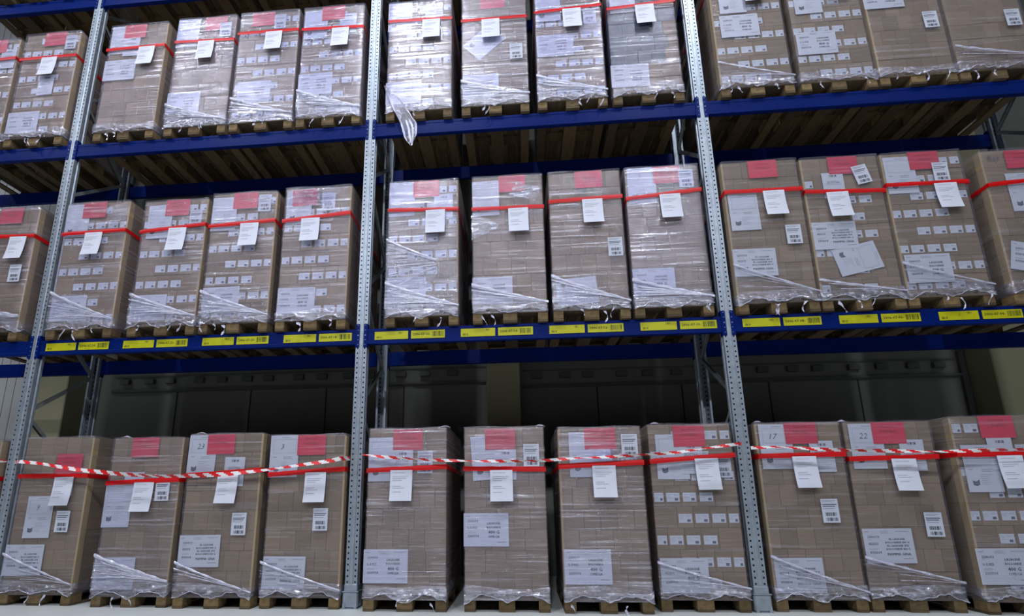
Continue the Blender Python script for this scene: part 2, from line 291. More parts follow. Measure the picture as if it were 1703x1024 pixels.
def sheet_base(mb, w, h, m=0, curl=0.0, seg=10, bow=0.0):
    """thin paper sheet about its centre, front towards -y, with slight curl at the foot"""
    def yy(u, v):  # v 0 bottom .. 1 top
        return -curl*(1-v)**2.2 - bow*math.sin(u*math.pi)*math.sin(v*math.pi)
    i = len(mb.v)
    for side in (0, 1):
        for a in range(seg+1):
            for b in range(5):
                u, v = b/4, a/seg
                mb.v.append((-w/2+w*u, yy(u, v)+(.0006 if side else 0), -h/2+h*v))
    n = (seg+1)*5
    for a in range(seg):
        for b in range(4):
            p = i+a*5+b; mb.f.append((p, p+1, p+6, p+5)); mb.m.append(m)
            p += n; mb.f.append((p+5, p+6, p+1, p)); mb.m.append(m)

# ---- printed sheets (front at y = 0, print at y < 0) ----
IK = -.0009
def big_sheet(kind):
    mb = MB(); w, h = .415, .296; sheet_base(mb, w, h)
    lines(mb, -.19, -.14, .118, 1, .01, IK, 2, h=.006)
    lines(mb, -.06, .04, .125, 3, .009, IK, 2); lines(mb, .07, .185, .120, 1, .01, IK, 2, h=.004, rag=.05)
    def L_(t, z, hh): put_text(mb, t, -.17, z, hh, IK, 1, maxw=.105, bold=2)
    def C_(t, z, hh, mw=.2): put_text(mb, t, .07, z, hh, IK, 1, 'c', maxw=mw, bold=2)
    L_('22/01/13', .068, .020); lines(mb, -.17, -.13, .052, 1, .01, IK, 2)
    if kind in 'S':
        L_('L-3.022', .008, .021); lines(mb, -.17, -.09, -.020, 2, .010, IK, 2); L_('22/07/14', -.066, .021)
    elif kind == '5':
        L_('022/13', .008, .021); lines(mb, -.17, -.09, -.020, 2, .010, IK, 2); L_('22/07/14', -.066, .021)
    elif kind == '3':
        L_('L-2.356', .008, .021); lines(mb, -.17, -.09, -.020, 2, .010, IK, 2); L_('22/06/14', -.066, .021)
    elif kind == '4':
        L_('L-3.018', .008, .021); lines(mb, -.17, -.09, -.020, 2, .010, IK, 2); L_('18/07/14', -.066, .021)
    else:
        L_('022/13', .008, .021); lines(mb, -.17, -.09, -.028, 1, .01, IK, 2, h=.004); L_('07/2014', -.066, .021)
    if kind == 'U':
        C_('XL LASAGNE', .048, .017); C_('BOLOGNESE 800 G', .020, .017, .22); C_('XL LASAGNE 2PX', -.008, .017); C_('BOLOGNESE 800 G', -.036, .017, .22)
        C_('MAMMA GINA', -.082, .022, .2)
    else:
        C_('LASAGNE', .046, .021, .13); C_('BOLOGNESE', .012, .019, .13); C_('400 G', -.036, .030, .11); C_('OMEGA', -.072, .022, .12)
    lines(mb, .10, .185, -.112, 1, .01, IK, 2, h=.006, rag=.02)
    return mb.mesh('lasagne_sheet', ['paper', 'ink', 'ink_soft'])
def red_sheet():
    mb = MB(); sheet_base(mb, .288, .2)
    put_text(mb, 'PRODUITS', 0, .048, .019, IK, 1, 'c', maxw=.14); put_text(mb, 'SURGELES', 0, .002, .024, IK, 1, 'c', maxw=.2)
    return mb.mesh('red_notice', ['red_paper', 'red_ink'])
def form_sheet(num=None):
    mb = MB(); w, h = .29, .415; sheet_base(mb, w, h)
    lines(mb, -.03, .06, .182, 1, .01, IK, 1, h=.005, rag=.1)
    for a in ((-.115, .03, .12, .032), (-.115, .165, .12, .167), (-.115, .03, -.113, .167), (.118, .03, .12, .167)):
        mb.quad((a[0], IK, a[1]), (a[2], IK, a[1]), (a[2], IK, a[3]), (a[0], IK, a[3]), 1)
    lines(mb, -.115, -.07, -.012, 1, .01, IK, 1, h=.006); lines(mb, -.01, .11, -.012, 2, .016, IK, 1, h=.005)
    lines(mb, -.03, .10, -.06, 6, .016, IK, 1, rag=.6)
    # drawn crate
    mb.add([(-.10, IK, -.145), (-.072, IK, -.155), (-.072, IK, -.115), (-.10, IK, -.105)], [(0, 1, 2, 3)], 2)
    mb.add([(-.072, IK, -.155), (-.045, IK, -.142), (-.045, IK, -.098), (-.072, IK, -.115)], [(0, 1, 2, 3)], 2)
    if num: put_text(mb, num, -.025, .068, .055, IK-.0002, 3, 'c', shear=.25)
    return mb.mesh('pallet_form', ['paper', 'ink_soft', 'ink_mid', 'pen'])
def number_sheet():
    mb = MB(); w, h = .208, .285; sheet_base(mb, w, h)
    bars(mb, -.035, .040, .095, .118, IK, 1, 16); put_text(mb, '2537766', -.002, .022, .026, IK, 1, 'c', maxw=.15, bold=1)
    lines(mb, -.075, .07, .008, 1, .01, IK, 2, h=.004, rag=.1); lines(mb, -.08, .08, -.06, 4, .018, IK, 2)
    return mb.mesh('number_sheet', ['paper', 'ink', 'ink_soft'])
def barcode_sheet():
    mb = MB(); w, h = .146, .208; sheet_base(mb, w, h)
    lines(mb, -.062, .06, .086, 2, .010, IK, 2, h=.004, rag=.4); lines(mb, -.062, .06, .052, 2, .016, IK, 1, h=.006, rag=.2); lines(mb, -.062, .04, .016, 1, .016, IK, 2, h=.005)
    bars(mb, -.045, .052, -.046, -.014, IK, 1, 22); bars(mb, -.045, .052, -.090, -.060, IK, 1, 22)
    return mb.mesh('barcode_label', ['paper', 'ink', 'ink_soft'])
def delivery_note():
    mb = MB(); w, h = .21, .285; sheet_base(mb, w, h, curl=.03, bow=.006, seg=12)
    for k in range(12):
        z = .118-k*.018; v = (z+h/2)/h; y = -.03*(1-v)**2.2-.0075
        e = random.uniform(.0, .07)
        if random.random() < .85: mb.quad((-.082, y, z), (e, y, z), (e, y, z+.0028), (-.082, y, z+.0028), 1)
    return mb.mesh('delivery_note', ['paper_out', 'ink_soft'])
def hand_word():
    mb = MB(); put_text(mb, 'Ret', 0, -.03, .06, 0, 0, 'c', shear=.25); return mb.mesh('handwriting', ['pen'])
def carton_label(wd=.118):
    mb = MB(); h = .080; mb.box(-wd/2, -.0006, -h/2, wd/2, 0, h/2, 0)
    q = -.0012; mb.quad((wd*.12, q, -h*.38), (wd*.38, q, -h*.38), (wd*.38, q, -h*.1), (wd*.12, q, -h*.1), 1)
    lines(mb, -wd*.42, -wd*.02, h*.25, 3, .013, q, 2); lines(mb, wd*.05, wd*.42, h*.28, 2, .008, q, 2)
    return mb.mesh('carton_label', ['paper', 'ink_mid', 'ink_soft'])
M['ink_mid'] = mat('grey_ink', (.11, .12, .16), .6); M['pen'] = mat('pen_line', (.10, .11, .17), .6)
SHEET = {'S': big_sheet('S'), 'S3': big_sheet('3'), 'S4': big_sheet('4'), 'S5': big_sheet('5'), 'U': big_sheet('U'), 'R': red_sheet(), 'N': number_sheet(),
         'B': barcode_sheet(), 'D': delivery_note(), 'T': form_sheet(), 'W': hand_word()}
for k in ('9', '23', '3', '17', '22'): SHEET['T:'+k] = form_sheet(k)
SHEET['T2:9'] = SHEET['T:9']
SNAME = {'S': 'lasagne_sheet', 'U': 'lasagne_sheet', 'R': 'red_notice', 'N': 'number_sheet', 'B': 'barcode_label', 'D': 'delivery_note', 'T': 'pallet_form', 'W': 'handwriting'}
SSIZE = {'S': (.415, .296), 'U': (.415, .296), 'R': (.288, .2), 'N': (.208, .285), 'B': (.146, .208), 'D': (.21, .285), 'T': (.29, .415), 'W': (.12, .1)}
SLIFT = {'T': .0012, 'S': .0025, 'U': .0025, 'N': .0040, 'R': .0055, 'B': .0070, 'W': .001}
CLAB = carton_label(); CLAB_S = carton_label(.084)

# ------------------------------------------------------------------ pallet pieces (0.8 wide in x, 1.2 deep in y, front at y = 0)
def deck_mesh():
    mb = MB()
    for y0, y1 in ((0, .145), (.5275, .6725), (1.055, 1.2)): mb.box(-.383, y0, .1, .383, y1, .122, 0)
    for x0, x1 in ((-.383, -.245), (-.218, -.122), (-.07, .07), (.122, .218), (.245, .383)): mb.box(x0, 0, .122, x1, 1.2, .144, 0)
    return mb.mesh('wooden_pallet', ['wood'])
DECK = deck_mesh()
def block_mesh(w): return MB().bbox(-w/2, 0, .022, w/2, .145, .1, .003).mesh('block', ['wood_end'])
BL_W, BL_N = block_mesh(.145), block_mesh(.1)
def bottom_mesh(w): return MB().bbox(-w/2, 0, 0, w/2, 1.2, .022, .003).mesh('bottom_board', ['wood'])
BB_W, BB_N = bottom_mesh(.145), bottom_mesh(.1)
def add_pallet(root):
    d = link('wooden_pallet', DECK, root, (0, 0, 0))
    for x, bw, bb in ((-.333, BL_N, BB_N), (0, BL_W, BB_W), (.333, BL_N, BB_N)):
        link('bottom_board', bb, d, (x, 0, 0))
        for y in (0, .5275, 1.055): link('block', bw, d, (x, y, 0))
    return d

# ------------------------------------------------------------------ cartons
HW = .378                                            # half width of the carton stack
_cm = {}
def carton_mesh(w, d, h, mm='carton'):
    k = (round(w, 4), round(d, 4), round(h, 4), mm)
    if k not in _cm:
        g = .0010; _cm[k] = MB().bbox(-w/2+g, g, .0006, w/2-g, d-g, h-.0006, .0018).mesh('carton', [mm])
    return _cm[k]
PAT = {'A': [.106, .148, .149, .151, .202], 'B': [.202, .146, .152, .148, .108], 'C': [.1512]*5, 'D': [.189]*4}
def add_cartons(root, top, seed, labelled, dark=False, side=None, empty_rows=()):
    rnd = random.Random(seed); z0 = .146; n = 8; h = (top-.006-z0)/n
    pats = ['A', 'B']*4 if labelled else rnd.choice((['C', 'D', 'A', 'C', 'B', 'C', 'D', 'A'], ['A', 'B', 'C', 'B', 'A', 'C', 'A', 'B'], ['D', 'B', 'C', 'A', 'D', 'C', 'B', 'C']))
    if rnd.random() < .5: pats = pats[1:]+pats[:1]
    for k in range(n):
        x = -HW; z = z0+k*h; yo = rnd.uniform(0, .004)
        for j, wd in enumerate(PAT[pats[k]]):
            dk = dark and 2 <= k <= 6 and j < 4
            c = link('carton', carton_mesh(wd, .38, h, 'carton_dark' if dk else 'carton'), root, (x+wd/2, .006+yo+rnd.uniform(0, .003), z))
            if dk: c['label'] = 'dark blue carton'
            if labelled == 2 and rnd.random() < .45: pass
            elif labelled:
                if (pats[k] == 'A' and j < 4) or (pats[k] == 'B' and j > 0):
                    small = wd < .12
                    link('carton_label', CLAB_S if small else CLAB, c, (0, -.0005, h*.44))
            x += wd
        # cartons further back, ends towards the sides
        yb = .39
        for r in range(2):
            for s in (-1, 1):
                c = link('carton', carton_mesh(HW, .395, h), root, (s*HW/2+s*rnd.uniform(-.002, .001), yb, z))
                if side and s == side and (k+r) % 2 == 0:
                    o = link('carton_label', CLAB, c, (s*(HW/2+.0006), .12, h*.5), (0, 0, math.pi/2*s))
            yb += .398

# ------------------------------------------------------------------ stretch film
def film_mesh(seed, top, rough_=1.0):
    rnd = random.Random(seed); mb = MB()
    ph = [rnd.uniform(0, 6.28) for _ in range(12)]
    nz = 44; r = .018
    X = HW+.007; Y0 = -.0165; Y1 = 1.19
    per = []                                          # outline as (x, y) going round: front, right, back, left
    for a in range(17): per.append((-X+r+(2*X-2*r)*a/16, Y0))
    per.append((X-r*.3, Y0+r*.3))
    for a in range(13): per.append((X, Y0+r+(Y1-Y0-2*r)*a/12))
    per.append((X-r*.3, Y1-r*.3))
    for a in range(5): per.append((X-r-(2*X-2*r)*a/4, Y1))
    per.append((-X+r*.3, Y1-r*.3))
    for a in range(13): per.append((-X, Y1-r-(Y1-Y0-2*r)*a/12))
    per.append((-X+r*.3, Y0+r*.3))
    n = len(per)
    for k in range(nz+1):
        z = .10+(top-.10)*k/nz
        for x, y in per:
            wv = math.sin(z*61+ph[0]+x*3)*.5+math.sin(z*113+ph[1]-x*7)*.35+math.sin(z*34+x*9+ph[2])*.5+math.sin(x*26+z*9+ph[3])*.3
            d = max(0, wv)*.0028*rough_
            pinch = .004*math.exp(-((z-(top-.17))/.012)**2)
            ox, oy = 0, 0
            if y < .1: oy = -d+pinch
            if abs(x) > X-.001: ox = (d-pinch)*(1 if x > 0 else -1)
            mb.v.append((x+ox, y+oy, z+.004*math.sin(x*11+ph[4])*(1 if k == nz else 0)))
    for k in range(nz):
        for a in range(n):
            b = (a+1) % n; mb.f.append((k*n+a, k*n+b, (k+1)*n+b, (k+1)*n+a)); mb.m.append(0)
    # the film turned in over the top
    i = len(mb.v)
    for x, y in per:
        t = .86; mb.v.append((x*t, .6+(y-.6)*.9, top+.004+.006*math.sin(x*31+y*17+ph[5])))
    for a in range(n):
        b = (a+1) % n; mb.f.append((nz*n+a, nz*n+b, i+b, i+a)); mb.m.append(0)
    return mb
def skirt_mesh(seed):
    """crumpled foot of the film, pulled up over the fork openings"""
    rnd = random.Random(seed); mb = MB(); ph = [rnd.uniform(0, 6.28) for _ in range(8)]
    nx = 56; X = HW+.008; lo = [rnd.uniform(.03, .10) for _ in range(5)]
    op = [rnd.uniform(.7, 1.1), rnd.uniform(.7, 1.1)]
    cols = [(-X, .5-.5*a/6, -1) for a in range(6)]+[(-X+2*X*a/nx, 0, 0) for a in range(nx+1)]+[(X, .5*a/6, 1) for a in range(1, 7)]
    rows = 7
    for x, y, sd in cols:
        if sd == 0:
            u = x/X; w0 = lo[0]*max(0, 1-abs(u+1)/.35)+lo[1]*max(0, 1-abs(u)/.4)+lo[2]*max(0, 1-abs(u-1)/.35)
            zb = .140-w0*.75; zb += .005*math.sin(x*33+ph[0])+.004*math.sin(x*71+ph[1])
            for c, o in ((-.2, op[0]), (.2, op[1])): zb += .012*o*math.exp(-((x-c)/.07)**2)
        else: zb = .135+.015*math.sin(y*21+ph[2])
        zt = .215+.018*math.sin(x*6+y*5+ph[3])
        for k in range(rows+1):
            v = k/rows; z = zb+(zt-zb)*v
            d = .009+.010*math.sin(z*120+x*23+ph[4])*math.sin(x*41+ph[5])+.007*math.sin(x*87+z*60)
            d = max(.002, d)*(1-.55*v)
            if sd == 0: mb.v.append((x, -.014-d, z))
            else: mb.v.append((x+sd*d*.2, y, z))
    for a in range(len(cols)-1):
        for k in range(rows):
            p = a*(rows+1)+k; mb.f.append((p, p+rows+1, p+rows+2, p+1)); mb.m.append(0)
    # loose hem rolled into a cord
    for a in range(6, 6+nx):
        p = Vector(mb.v[a*(rows+1)]); q = Vector(mb.v[(a+1)*(rows+1)]); mb.bar(p, q, .004, .005, 1)
    return mb.mesh('film_skirt', ['film_crumple', 'film_rope'], True)
def fold_mesh(seed, zl, zr, heavy=1.0, x1=None, soft=False):
    """film drawn into a diagonal cord, with the sheet below it pleated towards the lower corner"""
    rnd = random.Random(seed); mb = MB(); X = HW+.014; XR = X if x1 is None else x1
    n = 30
    def P(t, a):       # a 0 = cord, 1 = hem
        xs = -X+(XR+X)*t; zt = zl+(zr-zl)*(t**.92); zb = .19+(zr-.19)*t**1.5*.6
        return xs, zt+(zb-zt)*a
    # pleated sheet
    m = 18; ph = rnd.uniform(0, 6)
    for a in range(m+1):
        for k in range(n+1):
            x, z = P(k/n, a/m); d = .012+.0045*math.sin(a*2.1+ph)+.003*math.sin(a*5.3+k*.25)
            mb.v.append((x, -.014-d*(.55+.45*math.sin(math.pi*min(1, k/n*1.1+.05))), z))
    for a in range(m):
        for k in range(n):
            p = a*(n+1)+k; mb.f.append((p, p+1, p+n+2, p+n+1)); mb.m.append(0)
    # cords
    cords = [(0, .017*heavy)]+[(rnd.uniform(.06, .9)**1.2, rnd.uniform(.0022, .0065)*heavy) for _ in range(int((5 if soft else 13)*heavy))]
    for a0, rad in cords:
        k0 = 0 if a0 == 0 else rnd.randint(0, 10); prev = None
        for k in range(k0, n+1):
            x, z = P(k/n, a0*(1-.5*k/n)); rr = rad*(1.0-.45*k/n)*(1+.35*math.sin(k*1.1+a0*29)); ring = []
            for q in range(6):
                t = q/6*6.283; ring.append((x, -.028-rr*.45*math.sin(t), z+rr*math.cos(t)))
            i = len(mb.v); mb.v += ring
            if prev is not None:
                for q in range(6): mb.f.append((prev+q, prev+(q+1) % 6, i+(q+1) % 6, i+q)); mb.m.append(1)
            prev = i
    return mb.mesh('film_fold', ['film_fan_soft' if soft else 'film_fan', 'film_rope'], True)
def tail_mesh(seed, ln, w0):
    rnd = random.Random(seed); mb = MB(); n = 10; ph = rnd.uniform(0, 6); x = 0
    for k in range(n+1):
        t = k/n; ww = w0*(1-.55*t)*(1+.4*math.sin(t*9+ph)); ang = ph+t*4; x = .03*math.sin(t*3+ph)*ln*8
        dx, dy = math.cos(ang)*ww/2, math.sin(ang)*ww/2*.6
        for s in (-1, -.3, .4, 1): mb.v.append((x+dx*s, dy*s-.012-.01*abs(s), -ln*t+.006*s*math.sin(k)))
    for k in range(n):
        for s in range(3): p = k*4+s; mb.f.append((p, p+1, p+5, p+4)); mb.m.append(0)
    return mb.mesh('film_tail', ['film_rope'], True)
def patch_mesh(seed, pts, mm='film_crumple', amp=.02):
    """crumpled flap of film inside an outline of (x, z) corners"""
    rnd = random.Random(seed); mb = MB(); n = 16; a, b, c, d = [Vector((p[0], 0, p[1])) for p in pts]
    for i in range(n+1):
        for j in range(n+1):
            u, v = i/n, j/n; p = a*(1-u)*(1-v)+b*u*(1-v)+c*u*v+d*(1-u)*v; e = math.sin(math.pi*u)*math.sin(math.pi*v)
            mb.v.append((p.x+rnd.uniform(-.006, .006), -.014-amp*e*rnd.uniform(.1, 1), p.z+rnd.uniform(-.006, .006)))
    for i in range(n):
        for j in range(n): p = i*(n+1)+j; mb.f.append((p, p+n+1, p+n+2, p+1)); mb.m.append(0)
    return mb.mesh('film_flap', [mm])
def strap_mesh(s0, s1, hh, seed):
    rnd = random.Random(seed); mb = MB(); X = HW+.0095; n = 14; Y0 = -.0245
    pts = [(-X, .62, s0+(s0-s1)*.3), (-X, .3, s0+(s0-s1)*.15)]+[(-X+2*X*k/n, Y0, s0+(s1-s0)*k/n+rnd.uniform(-.0015, .0015)) for k in range(n+1)]+[(X, .3, s1+(s1-s0)*.1-.004), (X, 1.19, s1-.01), (-X, 1.21, s0), (-X, .62, s0+(s0-s1)*.3)]
    for a in range(len(pts)):
        x, y, z = pts[a]; h2 = hh/2*(1+rnd.uniform(-.08, .08))
        ny = -1 if 2 <= a <= n+2 else 0; nx_ = -1 if (x < -X+.001 and ny == 0) else (1 if x > X-.001 and ny == 0 else 0)
        mb.v += [(x, y, z-h2), (x+nx_*.003, y+ny*.003, z), (x, y, z+h2)]
    for a in range(len(pts)-1):
        for k in range(2): p = a*3+k; mb.f.append((p, p+3, p+4, p+1)); mb.m.append(0)
    return mb.mesh('red_strap', ['strap'])
CORN = {}
def corner_mesh(top):
    k = round(top, 2)
    if k not in CORN:
        mb = MB(); mb.box(-.020, -.0035, .150, 0, 0, top-.02).box(-.0035, 0, .150, 0, .065, top-.02); CORN[k] = mb.mesh('corner_board', ['corner'])
    return CORN[k]

# id: cartons labelled, film kind, folds, corner boards, side labels
INFO = {
 'a': (1,'film',0,'R'), 'b': (1,'film',0,'R'), 'c': (0,'film',0,'R'), 'd': (0,'film_gloss',(.40,.16),''), 'e': (1,'film_gloss',(.42,.18),''), 'f': (1,'film_gloss',(.46,.20),''),
 'g': (1,'film_gloss',0,''), 'h': (0,'film_gloss',(.42,.22),''), 'i': (1,'film_gloss',(.42,.19),''), 'j': (0,'film',0,''), 'k': (1,'film_plain',(.42,.20),'L'), 'l': (1,'film_plain',0,''),
 'm': (0,'film_plain',0,'L'), 'n': (0,'film_plain',(.40,.24),''),
 'o': (0,'film',(.45,.28),'R'), 'p': (1,'film',(.52,.20),'R'), 'q': (1,'film',(.46,.20),'R'), 'r': (1,'film',(.46,.18),'R'), 's': (1,'film',0,'R'), 't': (1,'film_gloss',(.46,.20),'R'),
 'u': (0,'film',(.40,.20),''), 'v': (0,'film',(.46,.18),''), 'w': (0,'film_gloss',(.38,.19),''), 'x': (0,'film_plain',(.50,.20),'L'), 'y': (2,'film_plain',(.30,.17),'L'), 'z': (1,'film_plain',(.44,.20),'L'), 'A2': (0,'film_plain',0,'L'),
 'B2': (0,'film_plain',0,'R'), 'C2': (0,'film_plain',(.47,.20),'R'), 'D2': (0,'film',(.46,.24),'R'), 'E2': (0,'film_plain',(.40,.15),'R'), 'F2': (0,'film_plain',(.40,.17),'R'),
 'G2': (0,'film',0,''), 'H2': (0,'film',0,''), 'I2': (0,'film',0,'L'), 'J2': (1,'film_plain',(.40,.20),''), 'K2': (0,'film_plain',(.45,.17),'L'), 'L2': (0,'film_plain',(.44,.25),''), 'M2': (1,'film_plain',0,'L')}
SHELF = {0: 'on the floor', 1: 'on the middle shelf', 2: 'on the upper shelf', 3: 'on the topmost beams'}
DESC = {
 'a': 'cut by the left edge', 'b': 'with red strap, beside the leftmost upright', 'c': 'in thin film with unlabelled cartons', 'd': 'with bright shining film and diagonal folds', 'e': 'with film glare and a clear diagonal fold', 'f': 'with rows of labels and diagonal film fold',
 'g': 'with a long torn film strip hanging down', 'h': 'with a diamond-tilted paper sheet', 'i': 'with rows of small carton labels', 'j': 'with dark blue cartons showing through film',
 'k': 'with labelled cartons right of an upright', 'l': 'with loose labels and knotted film foot', 'm': 'of plain cartons with one barcode label', 'n': 'of plain cartons cut by the top right corner',
 'o': 'with brown corner board, cut by left edge', 'p': 'with crumpled film top and side barcode label', 'q': 'with bright white fan of pulled film', 'r': 'with red notice half under glare', 's': 'with glaring film top and straight foot',
 't': 'with two diagonal film folds', 'u': 'with crumpled film patches', 'v': 'with a tilted paper sheet at its foot', 'w': 'numbered 3 on its top left sheet', 'x': 'with plain cartons and thick film cord', 'y': 'with a big tilted form across it', 'z': 'with neat rows of carton labels', 'A2': 'marked Ret, cut by the right edge',
 'B2': 'cut by the left edge', 'C2': 'with a form numbered 9', 'D2': 'with torn note and striped tape touching it', 'E2': 'with a form numbered 23', 'F2': 'with a form numbered 3', 'G2': 'with lasagne sheet low on its left', 'H2': 'with lasagne sheet at mid height',
 'I2': 'with wrinkled film and tilted number sheet', 'J2': 'with four rows of small carton labels', 'K2': 'with a form numbered 17', 'L2': 'with a form numbered 22', 'M2': 'cut by the right edge'}
ORD = {'c':1,'d':2,'e':3,'f':4,'g':1,'h':2,'i':3,'j':4,'k':1,'l':2,'m':3,'n':4,'p':1,'q':2,'r':3,'s':4,'t':1,'u':2,'v':3,'w':4,'x':1,'y':2,'z':3,'A2':4,'C2':1,'D2':2,'E2':3,'F2':4,'G2':1,'H2':2,'I2':3,'J2':4,'K2':1,'L2':2,'M2':3}
HB = {0: 0.0, 1: H1, 2: H2, 3: H3}
GROUP = {0: 'wrapped pallets standing on the floor', 1: 'wrapped pallets on the middle shelf', 2: 'wrapped pallets on the upper shelf', 3: 'pallets above the upper shelf seen from below'}

def make_load(lid, lv, xc, yf, top, st, feats):
    seed = sum(ord(c)*(i+7) for i, c in enumerate(lid))*13+lv
    rnd = random.Random(seed); lab, film, fold, corn = INFO.get(lid, (0, 'film', 0, ''))
    root = empty('wrapped_pallet', (xc, yf, HB[lv]))
    if lid in DESC: tag(root, 'wrapped pallet %s, %s' % (DESC[lid], SHELF[lv]), 'pallet load', GROUP[lv])
    add_pallet(root)
    sd = 1 if xc < 1.5 else -1
    add_cartons(root, top, seed, lab, dark=(lid == 'j'), side=sd if (lab or lid in ('C2', 'o', 'B2', 'E2')) else None)
    for c, s in (('L', -1), ('R', 1)):
        if c in corn: link('corner_board', corner_mesh(top), root, (s*(HW+.006), .0035, 0), scale=(s, 1, 1))
    fm = film_mesh(seed, top, 1.4 if film == 'film_gloss' else 1.0).mesh('stretch_film', [film], True)
    link('stretch_film', fm, root)
    if lv == 3: return root
    link('film_skirt', skirt_mesh(seed+1), root)
    if fold: link('film_fold', fold_mesh(seed+2, fold[0]+.02, fold[1], .75 if film == 'film_plain' else 1.1, soft=film == 'film_plain'), root)
    if lid == 't': link('film_fold', fold_mesh(seed+3, .98, .72, .9, x1=.15), root)
    if lid not in ('n',) and not (lid in 'klm' and lv == 2 and False):
        link('red_strap', strap_mesh(st[0], st[1], .045 if lv < 2 else .040, seed+4), root)
    for t, x, z, w_, h_, ang in feats:
        x *= .965; key = t[0]; base = SSIZE[key]; o_z = z; o_x = x; side = math.pi/2 if key == 'T' and w_ > h_ and ang else 0
        if ang == 0 and key in 'TN':                 # hang these from their top left corner
            o_x = x-w_/2+base[0]/2; o_z = z+h_/2-base[1]/2
        if key == 'R' and ang == 0: o_z = z+h_/2-base[1]/2 if h_ < .19 else z
        o_x = max(-HW+base[0]/2-.012, min(HW-base[0]/2+.008, o_x)) if ang == 0 else o_x
        if ang == 0: o_z = min(o_z, top-.006-base[1]/2)
        y = -.002-SLIFT.get(key, 0)
        inside = key != 'D'
        if key == 'B' and lid in ('o', 'v', 'x', 'y', 'z', 'C2', 'D2', 'E2', 'F2', 'H2', 'I2', 'K2', 'L2', 'h', 'm', 'n'): y = -.022
        if key == 'D': y = -.034; o_z = (st[0]+(st[1]-st[0])*(x+.4)/.8)-.012-base[1]/2
        o = link(SNAME[key], SHEET[t], root, (o_x, y, o_z), (0, side-ang+rnd.uniform(-.012, .012), 0))
        if key == 'W': o['label'] = 'handwritten word on the top carton'
    if lv in (1, 2) or lid in ('C2', 'D2', 'G2', 'I2'):
        for k in range(rnd.randint(2, 3)):
            ln = rnd.uniform(.06, .13); link('film_tail', tail_mesh(seed+20+k, ln, rnd.uniform(.015, .035)), root, (rnd.uniform(-.33, .33), -.018, rnd.uniform(.07, .12)))
    return root

# ------------------------------------------------------------------ the hall
XL, XR = -14.0, 16.0
WY = 2.3
fl = MB(); fl.box(XL, -14, -.12, XR, WY, 0, 0); struct('floor', fl, ['floor'])
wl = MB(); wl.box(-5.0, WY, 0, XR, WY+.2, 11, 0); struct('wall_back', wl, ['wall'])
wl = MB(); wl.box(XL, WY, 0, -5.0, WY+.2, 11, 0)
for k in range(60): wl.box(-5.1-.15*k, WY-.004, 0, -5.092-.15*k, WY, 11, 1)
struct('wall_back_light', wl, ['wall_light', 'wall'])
cl = MB(); cl.box(XL, -14, 11, XR, WY+.2, 11.2, 0); struct('ceiling', cl, ['ceiling'])
tn = 1
for x0, x1 in ((-5.53, -5.03), (1.19, 1.64), (7.66, 8.15)):
    b = MB(); b.bbox(x0, 1.9, 0, x1, WY, 11, .012); struct('trim_%d' % tn, b, ['pillar']); tn += 1
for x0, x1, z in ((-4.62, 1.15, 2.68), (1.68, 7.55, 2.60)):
    b = MB(); b.box(x0, WY-.03, z-.045, x1, WY, z-.03, 0); b.box(x0, WY-.05, z-.03, x1, WY, z, 0)
    b.box(x0, WY-.02, z+.20, x1, WY, z+.22, 0)  # added rail standing in for the shadow line on the wall
    x = x0+1.05
    while x < x1-.2: b.box(x-.009, WY-.006, 0, x+.009, WY, z-.045, 1); x += 1.17
    struct('trim_%d' % tn, b, ['ledge', 'seam']); tn += 1
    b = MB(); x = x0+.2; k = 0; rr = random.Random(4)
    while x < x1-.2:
        b.bbox(x-.075, WY-.06, z+.085, x+.075, WY, z+.165, .006); x += (.40, .33, .47, .36)[k % 4]; k += 1  # added blocks shaped after the shadows of pallet blocks on the wall
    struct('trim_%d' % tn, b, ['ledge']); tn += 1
b = MB(); b.box(7.55, WY-.05, 0, 7.62, WY, 2.9); struct('trim_%d' % tn, b, ['ledge']); tn += 1

# ------------------------------------------------------------------ rack frames
FH = 9.3; UW = .118
def upright_mesh(mirror=1):
    mb = MB(); z = 0; P = .0521; hw, hh = .0140, .0165
    y0 = 0.0; hx = UW/2
    c0 = .0375                                            # hole column
    xs = [-hx, -c0-hw/2, -c0+hw/2, -.021, -.016, .016, .021, c0-hw/2, c0+hw/2, hx]
    ys = [y0, y0, y0, y0, y0-.005, y0-.005, y0, y0, y0, y0]
    n = int(FH/P)
    for k in range(n):
        z0 = k*P; z1 = z0+P; a = z0+(P-hh)/2; b = a+hh
        for j in (1, 7):
            mb.quad((xs[j], y0, z0), (xs[j+1], y0, z0), (xs[j+1], y0, a), (xs[j], y0, a)); mb.quad((xs[j], y0, b), (xs[j+1], y0, b), (xs[j+1], y0, z1), (xs[j], y0, z1))
            # punched side of the hole, then black backing painting the shade inside
            mb.quad((xs[j], y0, a), (xs[j], y0, b), (xs[j], y0+.002, b), (xs[j], y0+.002, a), 1)
            mb.quad((xs[j], y0+.02, a-.004), (xs[j+1], y0+.02, a-.004), (xs[j+1], y0+.02, b+.004), (xs[j], y0+.02, b+.004), 1)
    for j in (0, 2, 3, 4, 5, 6, 8):
        mb.quad((xs[j], ys[j], 0), (xs[j+1], ys[j+1], 0), (xs[j+1], ys[j+1], FH), (xs[j], ys[j], FH))
    # rolled sides with a groove, and rear lips
    for s in (-1, 1):
        prof = [(hx, 0), (hx, .028), (hx-.010, .036), (hx-.010, .056), (hx, .064), (hx, .092), (hx-.022, .092), (hx-.022, .080)]
        for a in range(len(prof)-1):
            (xa, ya), (xb, yb) = prof[a], prof[a+1]
            q = [(s*xa, ya, 0), (s*xb, yb, 0), (s*xb, yb, FH), (s*xa, ya, FH)]
            if s < 0: q = q[::-1]
            mb.quad(*q)
    return mb.mesh('upright', ['galv', 'ink'])
UPM = upright_mesh()
